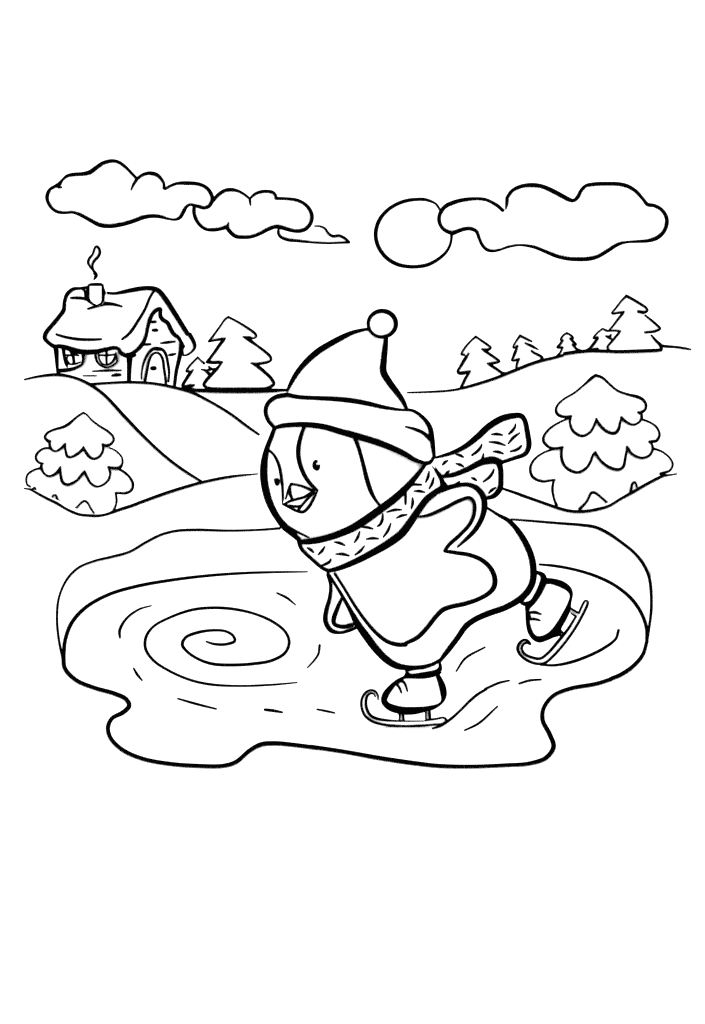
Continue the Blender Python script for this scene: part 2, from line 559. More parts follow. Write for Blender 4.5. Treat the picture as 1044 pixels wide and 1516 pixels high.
crest_px = [(-1500, 640), (-600, 690), (-150, 705), (0, 715)] + [tuple(p) for p in shifted(field_l, .95)] + [tuple(p) for p in shifted(field_l2, .95)] + [(480, 703), (600, 706), (700, 712)] + [tuple(p) for p in shifted(field_r0, .95)] + [tuple(p) for p in shifted(field_r, .95)] + [(1100, 690), (1300, 680), (2200, 640)]
crest = [field_surf.point(x, y) for x, y in crest_px]
bank_px = np.vstack([bank_l.pts[:, :2], [(500, 781), (600, 776), (700, 770)], bank_r.pts[:, :2]])
upper = bank_px[(bank_px[:, 1] < 905)]
upper = upper[np.argsort(upper[:, 0])]
cpx = np.array(crest_px)
cols = np.unique(np.concatenate([np.linspace(-1500, 60, 30), np.linspace(60, 80, 4), upper[::2, 0], cpx[:, 0], np.linspace(970, 1000, 4), np.linspace(1000, 2200, 30)]))
cols = cols[(cols < 80.5) | ((cols > upper[0, 0]) & (cols < upper[-1, 0])) | (cols > 969.5)]
def field_columns(cols):
    V = []
    for x in cols:
        yc = np.interp(x, cpx[:, 0], cpx[:, 1])
        far = field_surf.point(x, yc)
        if x < 80.5 or x > 969.5:
            g = (83 - x) if x < 500 else (x - 966)
            y0 = 900 if x < 500 else 880
            near = at_depth(x, y0, at_height(x, y0, .085)[1]); near[2] = .075 * math.exp(-max(g, 0) / 260.0) - .025
        else:
            near = bank.point(x, np.interp(x, upper[:, 0], upper[:, 1])) - np.array([0, 0, .006])
        for t in np.linspace(0, 1, 9):
            V.append(near + (far - near) * t)
    return V
nc = len(cols)
FV = field_columns(cols)
mb.add(FV, [(i * 9 + j, (i + 1) * 9 + j, (i + 1) * 9 + j + 1, i * 9 + j + 1) for i in range(nc - 1) for j in range(8)])
def resample(a, n):
    a = np.array(a); d = np.concatenate([[0], np.cumsum(np.linalg.norm(np.diff(a, axis=0), axis=1))])
    t = np.linspace(0, d[-1], n)
    return np.column_stack([np.interp(t, d, a[:, i]) for i in range(3)])
edge = [at_height(p[0], p[1], ICE_Z) for p in np.vstack([shifted(ice_back_l, .9)[::-1], gap[::-1], shifted(ice_back_r, .9)[::-1]])]
NB = 160
A, B = resample(top, NB), resample(edge, NB)
mb.add(list(A) + list(B), [(i, i + 1, NB + i + 1, NB + i) for i in range(NB - 1)])
c = np.array(crest)
rows = [(0, 0), (.1, .05), (.35, .3), (.7, .75), (1.1, 1)]
nb = len(c)
mb.add([(p[0], p[1] + t, p[2] * (1 - s) - .03 * s) for t, s in rows for p in c],
       [(j * nb + i, j * nb + i + 1, (j + 1) * nb + i + 1, (j + 1) * nb + i) for j in range(len(rows) - 1) for i in range(nb - 1)])
for part, side, low in ((cols[cols < 80.5], -1, bank_l.pts[bank_l.pts[:, 1] > 898][::-1]), (cols[cols > 969.5][::-1], 1, bank_r.pts[bank_r.pts[:, 1] > 878])):
    # the outer foot of the bank, down to the level snow
    V = field_columns(part)[::9] + [bank.point(p[0], p[1]) for p in low]
    W = [np.array([p[0] + side * .12, p[1] - .5 * (p[2] + .03) - .05, -.03]) for p in V]
    k = len(V)
    mb.add(V + W, [(i, k + i, k + i + 1, i + 1) for i in range(k - 1)])
ink(mb, bank, bank_l, bank_r)
ink(mb, field_surf, field_l, field_l2, field_r0, field_r)
tag(mb.build('snow_bank'), kind='structure')

# ------------------------------------------------------------------ sky things
def solid(name, outline, Y, H, strokes, fill, label=None, cat=None, group=None, parent=None, origin=(0, 0, 0), **kw):
    """a thing or part that is one stuffed form with its inked lines"""
    mb = MB(fill)
    extra = kw.pop('extra', 0.0)
    s = Pillow(outline, Y, H, **kw)
    s.mesh(mb)
    ink(mb, s, *strokes, extra=extra)
    if parent is None:
        p = outline[np.argmax(outline[:, 1])]
        origin = at_depth(p[0], p[1], Y)
    o = mb.build(name, parent, origin)
    tag(o, label, cat, group)
    o_surf[o.name] = s
    return o, s
o_surf = {}

c1_top = P(C1, '85,203,14 110,190,20 130,165,10 155,143,14 190,133,16 250,129,18 290,120,22 330,92,20 370,65,18 420,52,16 460,58,14 500,85,14 540,125,12 565,152,12')
c1_notch = P(C1, '92,203,8 108,206,14 122,208,8')
c1_left = P(C1, '85,203,14 55,222,14 40,255,18 40,285,16 60,325,14 95,353,14 140,361,12 190,358,12 240,375,16 300,408,18 350,433,20 410,440,20 480,430,20 550,410,20 610,388,20 665,380,18 710,384,16 755,396,10 795,401,10 825,390,16 850,350,18 865,325,14 885,313,12 905,315,12 940,325,16 970,332,16 1000,320,18 1015,295,18 1020,270,18')
c1_tail = P(C1, '538,222,6 552,190,12 575,155,14')
c1_bump = P(C1, '575,155,14 610,132,14 650,125,18 690,135,18 720,165,14 732,190,12 732,215,12|738,218,12 780,195,12 820,184,14 880,184,18 940,190,16 985,212,16 1010,245,18 1020,272,18')
solid('cloud', poly(c1_top, c1_bump, ('r', c1_left)), 79.0, 40, [c1_top, c1_notch, c1_left, c1_tail, c1_bump], VAPOUR,
      'longest billowy cloud high above the snow-roofed cottage', 'cloud', 'clouds in the sky')
c2_a = P(C2, '180,150,14 210,115,16 250,88,16 290,82,16 330,90,12 370,112,10 400,137,10')
c2_tick = P(C2, '400,137,10 402,160,9 404,174,5')
c2_b = P(C2, '400,135,8 430,108,12 465,95,14 500,92,14 535,98,14 552,115,14 555,132,14|555,134,14 620,136,12 670,142,14 715,160,14 750,192,16 768,235,18 762,278,18 735,314,18 700,328,18 660,328,16 620,318,18 580,306,20 550,304,18 510,318,18 460,344,16 410,362,16 360,366,16 315,360,18 285,337,18 266,312,18')
c2_tick2 = P(C2, '264,308,16 269,295,12 273,280,4')
c2_c = P(C2, '262,305,20 235,314,16 190,322,16 140,318,14 105,295,14 78,255,16 68,215,16 70,180,16')
solid('cloud', poly(c2_a, c2_b, c2_c), 83.0, 30, [c2_a, c2_tick, c2_b, c2_tick2, c2_c], VAPOUR,
      'small puffy cloud tucked against the right end of the longest cloud', 'cloud', 'clouds in the sky')
w_top = P(C2, '785,298,4 815,299,6 845,312,8 865,340,10 890,357,12 930,355,12 965,372,12 988,394,12')
w_bot = P(C2, '988,396,10 940,398,8 870,401,8 780,397,8 690,388,12 620,380,14 580,362,12 568,340,12 570,315,8')
solid('cloud', poly(w_top, w_bot, [(440, 330)]), 87.0, 8, [w_top, w_bot], VAPOUR,
      'thin flat wisp of cloud trailing below the puffy cloud', 'cloud', 'clouds in the sky')
c3_a = P(C3, '500,342,18 465,330,18 435,305,16 420,265,18 428,220,18 460,180,20 510,157,20 570,142,18 640,136,14 690,140,14 735,158,14 770,180,16 798,205,16')
c3_b0 = P(C3, '816,196,5 821,165,15 823,130,16')
c3_b = P(C4, '43,130,15 70,92,16 120,65,18 190,55,20 250,63,20 310,88,22 370,120,22 415,143,20 438,147,16 462,125,18 480,90,16 510,60,16 560,50,18 640,47,18 710,50,18 760,63,18 810,95,16 850,140,14 875,170,18 915,177,16 955,198,16 985,240,18 990,285,18 970,335,18 930,370,20 880,386,16 810,391,12 750,395,10 700,408,16 640,445,18 580,480,18 530,493,20 470,496,20 400,492,18 330,475,18 270,450,16 200,423,14 120,412,9 60,420,10 0,440,9')
c3_c = P(C3, '780,440,10 740,447,12 705,440,14 675,410,14 657,370,14 640,330,16 600,314,18 560,320,18 500,342,22')
solid('cloud', poly(c3_a, c3_b0, c3_b, c3_c), 80.0, 40, [c3_a, c3_b0, c3_b, c3_c], VAPOUR,
      'wide lumpy cloud drifting across the edge of the round sun', 'cloud', 'clouds in the sky')
sun_s = P(C3, '430,208,8 405,170,8 370,150,10 330,140,14 285,140,14 230,147,16 170,168,16 110,208,16 65,265,18 45,330,18 48,385,18 70,440,18 115,493,18 170,525,18 230,539,16 290,540,16 350,530,16 410,500,14 460,457,12 485,415,10 495,370,10 495,345,12')
solid('sun', poly(sun_s), 400.0, 50, [sun_s], VAPOUR, 'round plain sun disc half tucked behind the wide cloud', 'sun', slope=3.0)

# ------------------------------------------------------------------ far fir trees on the hills
FAR = 'small fir trees on the far hills'
def far_tree(left, right, bottom, Y, H, label, extra=()):
    pg = poly(left, bottom, ('r', right))
    return solid('fir_tree', pg, Y, H, [left, right, *extra], FIR, label, 'tree', FAR)[0]

t_l = P(T1, '470,85,14 440,105,12 400,160,10 350,230,12 295,303,14|300,302,14 350,293,14 400,285,16 440,275,6|432,282,16 400,320,22 340,405,18 280,485,20|285,487,22 330,492,22 380,490,20 415,487,8|408,492,8 370,540,20 310,605,22 270,650,22 250,690,20 270,712,16')
t_r = P(T1, '470,85,14 520,110,12 590,150,14 660,195,16 710,235,16 720,258,12 695,275,10 650,268,14 602,262,6|612,266,10 650,285,24 720,335,16 800,395,18 845,440,18 850,468,14 820,488,16 760,500,18 710,505,16 672,496,6|690,502,12 740,530,24 800,580,22 850,630,22 876,680,20 850,705,20')
t_base = P(T1, '270,712,14 340,722,14 430,728,18 600,728,20 780,724,18 850,705,16')
far_tree(t_l, t_r, raw(T1, '300,770 600,780 840,770'), Y_C + 1.2, 40, 'largest three-tiered fir right beside the cottage, in front of a tiny fir', [t_base])
s_l = P(T1, '198,442,10 160,480,10 115,530,12 95,570,14 120,570,14|155,555,6 125,590,22 85,650,20 62,695,20 85,708,24 130,700,26 165,690,8')
s_r = P(T1, '198,442,10 230,475,10 255,495,14')
far_tree(s_l, s_r, raw(T1, '100,770 300,770 320,600 300,520'), Y_C + 3.2, 18, 'tiny fir squeezed between the cottage and the largest left fir',
         [P(T1, '230,550,6 262,558,14 288,580,20 306,600,18'), P(T1, '275,560,10 310,552,16 350,546,12'), P(T1, '296,524,8 312,540,14 335,556,14 332,582,10'), P(T1, '60,715,18 100,718,24 160,730,18')])
a_l = P(T2, '267,108,12 220,150,10 165,215,12 138,268,12 165,273,14|205,258,6 175,300,22 130,375,18 105,422,16 120,436,22 170,432,24 218,417,6|212,425,10 180,470,18 150,530,18 135,562,18')
a_r = P(T2, '267,108,12 320,145,12 370,180,14 402,208,12 375,228,18 322,222,8|340,230,18 400,270,16 450,305,16 480,330,12 430,346,18 370,350,6|390,357,18 450,395,18 500,430,18 530,440,24')
far_tree(a_l, a_r, raw(T2, '150,620 400,540 545,470'), Y_D + 1.0, 26, 'fir at the foot of the slope, lowest of the hillside row')
b_l = P(T2, '660,100,16 625,150,10 600,195,10 600,212,8 620,205,12 638,192,8|636,198,8 615,250,20 595,300,14 586,322,12 612,323,14 652,308,8|646,317,12 632,345,14 625,395,12')
b_r = P(T2, '660,100,14 705,122,14 762,152,14|708,168,8 760,190,18 822,225,6|765,238,12 785,252,14 830,275,16 860,295,16 845,318,14')
far_tree(b_l, b_r, raw(T2, '640,450 850,365'), Y_D + 1.0, 18, 'slim fir with broken right outline, second up the hillside row')
c_l = P(T3, '168,290,8 145,305,8 128,335,8 142,338,8|138,342,10 122,365,12 108,382,12 140,384,8|138,388,8 125,415,8 108,435,12')
c_r = P(T3, '168,290,8 195,305,8 208,325,12 190,327,8|200,335,12 215,350,12 228,365,10 206,365,8|212,370,12 230,390,10 258,405,14')
far_tree(c_l, c_r, raw(T3, '120,450 260,425'), Y_D + 1.0, 12, 'smallest lone round-topped fir standing on the hill ridge')
d_l = P(T3, '395,262,6 360,290,6 335,325,8 362,319,8|362,325,12 340,355,14 310,390,12 285,404,12|325,400,18 362,395,14')
d_r = P(T3, '395,262,6 415,272,8 430,278,8')
far_tree(d_l, d_r, raw(T3, '330,425 450,425 470,340'), Y_D + 2.4, 10, 'little fir half hidden behind the tall fir on the ridge',
         [P(T3, '416,310,6 438,318,16 447,325,12'), P(T3, '440,318,12 448,302,8')])
e_l = P(T3, '545,55,12 515,85,8 480,130,8 452,168,8 485,166,10 530,157,6|522,165,12 490,205,10 460,245,8 432,278,8|434,278,8 470,277,8 505,280,8|500,286,10 460,335,10 425,380,10 430,396,12')
e_r = P(T3, '545,55,14 580,73,12 630,103,12 670,130,10 680,148,10 660,161,14 622,155,12|665,178,6 705,210,10 740,240,10 760,263,10 720,283,12 665,287,8|705,305,6 735,340,12 765,370,16 768,395,14')
far_tree(e_l, e_r, raw(T3, '435,425 600,430 765,425'), Y_D + 1.2, 30, 'tall fir on top of the far ridge, largest of the hillside row')

# ------------------------------------------------------------------ near snowy firs: three scalloped tiers each
NEAR = 'snow-laden firs beside the pond'
def near_tree(label, Y, top, mid, mid_close, low_l, low_r, low_bottom, low_ink, H):
    low_pg = poly(low_l, low_bottom, ('r', low_r))
    foot = low_pg[np.argmax(low_pg[:, 1])]
    root = tag(empty('snowy_fir', at_depth(foot[0], foot[1], Y)), label, 'tree', NEAR)
    org = root.location
    m = Y / FOCAL
    o, s3 = solid('bough_tier', low_pg, Y, H, [low_l, low_r, *low_ink], FIR, parent=root, origin=org, power=.5)
    b3 = lambda x, y: s3.h(x, y) + 0.008
    o, s2 = solid('bough_tier', poly(*mid, mid_close), Y, H * .3, mid, FIR, parent=root, origin=org, base=b3, power=.5, back=H)
    b2 = lambda x, y: max(s2.h(x, y), b3(x, y)) + 0.008
    o, s1 = solid('bough_tier', poly(*top), Y, H * .22, top, FIR, parent=root, origin=org, base=b2, power=.5, back=H)
    # a short tapered trunk, sunk in the snow under the lowest boughs
    mbk = MB(WOOD)
    c0 = at_depth(foot[0], foot[1] + 3, Y + .02)
    for z0, z1, r0, r1 in ((0.0, .3, .03, .012),):
        vs = [(c0[0] + r * math.cos(a), c0[1] + r * math.sin(a) + .0, c0[2] + z) for z, r in ((z0 - .05, r0), (z1, r1)) for a in np.linspace(0, 2 * math.pi, 10, endpoint=False)]
        mbk.add(vs, [(i, (i + 1) % 10, 10 + (i + 1) % 10, 10 + i) for i in range(10)])
    mbk.build('trunk', root, org)
    return root
tl_top = [P(TL, '560,65,12 520,90,12 470,130,14 430,165,20 380,192,18 300,215,14 240,245,14 217,285,16 235,310,18 258,325,22 270,318,8|260,320,16 262,365,16 285,398,14 315,407,10 350,390,14 385,360,14 400,340,6|400,345,8 402,400,14 418,455,16 445,463,12 490,445,16 540,405,18 562,368,8|562,370,8 585,420,20 615,460,18 655,478,14 700,460,14 730,420,14 738,380,14 735,350,14|735,352,14 770,360,20 805,348,16 832,310,14 825,275,14 780,230,14 700,180,12 630,125,10 590,80,8 560,65,12')]
tl_mid = [P(TL, '265,380,12 220,380,12 175,402,14 140,445,16 140,480,14 165,510,14 200,518,10|190,518,12 185,550,20 205,595,14 245,627,12 290,620,14 330,592,18 357,548,6|357,555,8 358,600,16 375,680,20 410,703,18 460,692,16 510,660,14 550,610,16 572,585,10|572,588,14 590,630,16 625,690,14 685,722,12 740,705,14 785,660,14 800,600,14 785,550,14|785,550,12 840,560,16 885,555,22 910,515,12 905,465,10 870,420,10 830,392,8 795,378,8')]
tl_low_l = P(TL, '185,555,14 120,575,12 65,615,12 52,665,10 65,712,10 88,722,9')
tl_low_r = P(TL, '870,562,14 920,590,16 975,640,14 1003,700,18 990,755,16 940,782,16 890,782,14 850,780,12|850,782,12 858,850,12 845,905,12 825,950,14')
near_tree('smaller snowy three-tiered fir in the dip below the cottage hill', 5.3, tl_top, tl_mid, raw(TL, '700,340 350,340'), tl_low_l, tl_low_r,
          raw(TL, '60,770 160,830 330,920 460,990 600,1030 760,1020 825,990'),
          [P(TL, '460,940,14 500,910,10 545,865,12 572,852,12 600,870,10 625,915,10 655,957,6'), P(TL, '285,815,6 295,800,10 315,800,10 328,835,12 350,872,12'), P(TL, '75,742,8 100,748,10 120,736,12 128,728,12 135,760,12 160,785,10')], 52)
tr_top = [P(TR, '487,45,14 455,68,16 420,100,10 350,158,8 280,200,8 240,240,10 230,275,12 245,302,14 285,315,12 330,310,8|325,312,10 322,360,10 345,410,12 400,438,12 450,415,10 478,370,10 492,325,8|492,330,10 520,375,14 565,412,14 610,420,16 635,395,14 645,350,10 653,315,6|653,318,12 690,350,12 730,365,10 770,345,10 785,315,12 780,292,12 762,285,10|775,290,16 805,270,12 813,238,12 795,205,14 760,185,16 700,170,12 630,145,10 580,105,10 530,60,12 487,45,14')]
tr_mid = [P(TR, '325,318,8 260,345,8 190,390,10 152,440,12 152,475,14 190,512,12 230,518,12 275,510,8|268,512,12 268,580,14 295,640,14 365,672,14 425,645,12 455,600,12 472,555,10 485,542,10|485,545,12 515,590,12 570,635,14 635,652,14 665,635,14 680,570,12 690,505,6|690,510,12 720,550,12 785,577,10 835,560,12 855,520,12 850,490,10 835,475,12|845,475,14 880,468,14 900,430,10 880,380,10 840,350,8 790,330,10')]
tr_low_l = P(TR, '215,520,10 150,545,8 90,590,10 65,645,12 80,700,14 140,730,12 222,720,8|215,725,10 208,780,12 218,840,10 235,885,14')
tr_low_r = P(TR, '855,515,12 920,540,8 970,585,8 985,620,8 965,660,10 905,680,12')
near_tree('bigger snowy three-tiered fir on the open side of the pond, behind the scarf tails', 5.3, tr_top, tr_mid, raw(TR, '700,300 400,300'), tr_low_l, tr_low_r,
          raw(TR, '240,920 340,960 420,965 580,930 720,850 920,740'),
          [P(TR, '385,908,14 430,860,10 460,805,12 480,803,12 530,840,10 580,885,10'), P(TR, '712,800,12 725,745,10 740,735,10 755,768,6')], 52)

# ------------------------------------------------------------------ cottage
def cottage():
    Yc = Y_B + 1.3
    C = at_depth(192, 580, Yc)
    a = math.radians(38)
    u1 = np.array([-math.cos(a), math.sin(a), 0]); u2 = np.array([math.sin(a), math.cos(a), 0])
    front = Facade(C, (-math.sin(a), -math.cos(a), 0))
    gable = Facade(C, (math.cos(a), -math.sin(a), 0))
    root = tag(empty('cottage', C), 'little snow-roofed cottage with smoking chimney on the left hilltop', 'house')
    # walls: the gable outline run back along the eaves into a closed prism
    g_px = raw(G1, '62,1240 62,700 250,480 440,130 560,300 720,560 730,700 640,1240')
    G = [gable.point(x, y) for x, y in g_px]
    e = front.point(83, 540)
    L = np.dot(e - C, u1)
    mb = MB(PLASTER)
    n = len(G)
    mb.add(G + [p + u1 * L for p in G], [tuple(range(n)), tuple(range(2 * n - 1, n - 1, -1))] + [(i, n + i, n + (i + 1) % n, (i + 1) % n) for i in range(n)])
    for p in mb.f: pass
    k = dict(extra=.004)
    ink(mb, front, P(W1, '170,120,48 180,200,46 190,300,44 197,385,36'), P(W1, '985,215,60 980,350,44 977,480,40'),
        P(W1, '575,370,8 730,363,18 890,360,8'), P(W1, '470,420,6 540,420,8 615,420,6'), P(W1, '790,419,16 830,411,30 878,410,22'), **k)
    ink(mb, gable, P(G1, '725,580,40 725,680,50 700,800,44 665,950,38 640,1140,34'), P(G1, '345,320,24 395,318,24'),
        P(G1, '365,425,28 390,425,36 415,425,28'), P(G1, '462,592,12 550,582,28 648,572,8'), P(G1, '575,745,22 610,740,30 655,730,10'), **k)
    mb.build('wall', root, C)
    # windows: round-bottomed frames with a cross of glazing bars
    def window(frame, pane, fr_ink, bars):
        mb = MB(WOOD)
        patch(mb, front, frame, .03, .05, spacing=2.5)
        ink(mb, front, *fr_ink, extra=.032, dw=1.4)
        f = mb.build('window', root, C)
        mb = MB(GLASS)
        patch(mb, front, pane, .04, .03, spacing=2.5)
        ink(mb, front, *bars, extra=.042, dw=1.3)
        mb.build('pane', f, C)
    window(poly(raw(W1, '205,120 330,110 460,150 470,210 468,260 455,295 420,318 350,345 280,358 205,360')),
           poly(raw(W1, '275,130 400,160 450,170 455,240 430,270 380,288 330,288 290,260')),
           [P(W1, '255,110,40 262,180,36 270,240,30 282,290,24 295,318,14'), P(W1, '200,362,34 280,358,38 350,345,32 420,318,24 455,295,20 468,260,18 468,210,30 478,165,40')],
           [P(W1, '290,285,10 330,292,14 380,290,16 440,268,8'), P(W1, '330,140,30 352,180,28 366,240,26 368,285,26'), P(W1, '275,190,12 330,194,18 375,186,26 420,198,8'),
            P(W1, '300,205,14 290,240,12 315,282,16')])
    window(poly(raw(W1, '605,140 730,120 830,120 845,260 800,305 725,328 650,295 615,240')),
           poly(raw(W1, '640,150 730,135 825,140 825,210 790,270 730,300 680,285 650,240')),
           [P(W1, '605,160,22 615,240,20 650,295,16 725,328,14 800,305,14 845,260,14 838,210,12 830,170,16')],
           [P(W1, '640,185,10 650,240,14 680,285,14 730,300,14 790,270,20 825,210,24 830,175,14'), P(W1, '730,125,20 728,220,20 730,295,16'), P(W1, '640,192,12 728,195,16 800,188,14 830,180,12')])
    # arched door in its surround
    d_out = P(G1, '215,1055,6 222,950,12 250,830,20 310,715,26 370,665,34 430,665,42 490,680,30 530,740,28 555,850,26 570,960,24 563,1085,16')
    d_in = P(G1, '260,1080,30 285,950,28 310,830,26 345,750,24 390,718,18 440,725,22 485,790,26 505,920,26 525,1060,26 530,1130,26')
    mb = MB(WOOD)
    patch(mb, gable, poly(d_in, raw(G1, '530,1230 255,1230')), .05, .07, spacing=2.5)
    ink(mb, gable, d_in, extra=.052)
    door = mb.build('door', root, C)
    mb = MB(WOOD); mb.mats[0] = INK
    ink(mb, gable, P(G1, '352,915,44 384,915,46'), extra=.056)
    mb.build('door_knob', door, C)
    mb = MB(WOOD)
    patch(mb, gable, poly(d_out, raw(G1, '570,1230 215,1230')), .02, .03, spacing=2.5)
    ink(mb, gable, d_out, extra=.022)
    mb.build('door_surround', root, C)
    # thick snow roof
    r_left = P(HV, '150,612,20 125,615,22 85,590,18 65,565,20 70,535,20 110,485,20 155,430,20 178,395,20 183,345,16 200,300,18 235,272,16 275,268,12 318,262,12')
    r_right = P(HV, '430,294,10 480,298,12 560,283,20 630,270,22 700,267,22 740,280,24 780,325,26 830,402,26 880,482,24 915,538,23')
    r_tip = P(G1, '838,480,44 880,555,40 903,620,34 895,665,24 850,715,18 800,745,16 755,752,14')
    r_hook = P(G1, '755,750,14 745,700,14 750,655,14 768,632,14')
    r_in = P(G1, '765,632,14 720,570,36 690,520,40 630,475,46 590,410,50 550,330,46 490,290,46 458,240,44 460,155,40|455,150,36 430,155,40 370,200,40 330,270,40 300,370,36 270,510,36 230,600,44 160,680,40 90,725,34 0,745,32')
    r_eave = P(HV, '600,665,18 575,672,22 545,668,20 515,650,20 505,630,16 480,622,18 430,632,20 370,645,24 300,648,26 240,637,26 190,620,24 150,612,20')
    pg = poly(r_left, [(140, 424)], r_right, r_tip, r_hook, r_in, r_eave)
    def base(px, py):
        Yw = front.point(px, 520)[1] if px < 192 else gable.point(px, 520)[1]
        tilt = max(0.0, 512 - py) * .010 * min(max((222 - px) / 30.0, 0), 1)
        return Yc - (Yw - .22 + tilt)
    mb = MB(SNOW)
    s = Pillow(pg, Yc, 10, back=16, base=base, lip=2.0)
    s.mesh(mb)
    ink(mb, s, r_left, r_right, r_tip, r_hook, r_in, r_eave,
        P(HV, '715,285,10 690,325,12 660,395,12 615,470,14 570,535,14 525,570,8'), P(HV, '135,542,10 180,556,12 260,570,14 350,573,12 400,570,8'),
        P(HV, '222,325,10 270,325,14 310,332,14 345,355,14 370,365,16'), P(HV, '322,390,8 370,375,12 420,360,18 470,362,14 522,375,8'),
        P(HV, '285,268,10 303,284,12 308,312,12 315,335,14'), P(G1, '240,612,20 290,608,28 330,605,20'), extra=.01)
    roof = mb.build('roof', root, C)
    # chimney
    mb = MB(PLASTER)
    cb = max(s.h(x, y) for x in (127, 134, 142, 150, 157) for y in (428, 436, 444, 452)) + .03
    cpg = poly(raw(HV, '308,300 312,268 320,245 338,236 370,234 400,235 416,243 422,270 432,297 424,312 421,345 404,366 375,376 340,352 318,334 306,322'))
    cs = Pillow(cpg, Yc, 2, back=30, base=lambda x, y: cb, lip=1.0)
    cs.mesh(mb)
    patch(mb, cs, cpg, .05, .04, mat=1, spacing=2)
    ink(mb, cs, P(HV, '308,300,3|312,268,3|320,245,3|338,236,3|370,234,3|400,235,3|416,243,3|422,270,3|432,297,3|424,312,3|421,345,3|404,366,3|375,376,3|340,352,3|318,334,3|306,322,3|308,300,3'), extra=.04)
    patch(mb, cs, poly(raw(HV, '334,256 402,256 402,340 396,354 375,365 357,357 342,343 334,328')), .12, .02, mat=0, spacing=2)
    mb.build('chimney', roof, C)
    return Yc - cb
Y_SMOKE = cottage()
sm = P(HV, '358,218,3 366,202,14 374,186,10 355,165,8 335,140,8 322,115,10 330,90,10 350,65,8 358,40,8 368,20,8 380,20,10 395,50,12 385,80,12 362,105,12 350,130,10 354,160,12 370,182,14 374,196,12 358,218,3')
solid('smoke', poly(sm), Y_SMOKE, 3, [sm, P(HV, '358,180,8 370,192,12 366,205,8')], VAPOUR, 'curling wisp of smoke rising above the cottage chimney', 'smoke')
bpy.data.objects['smoke']['kind'] = 'thing'

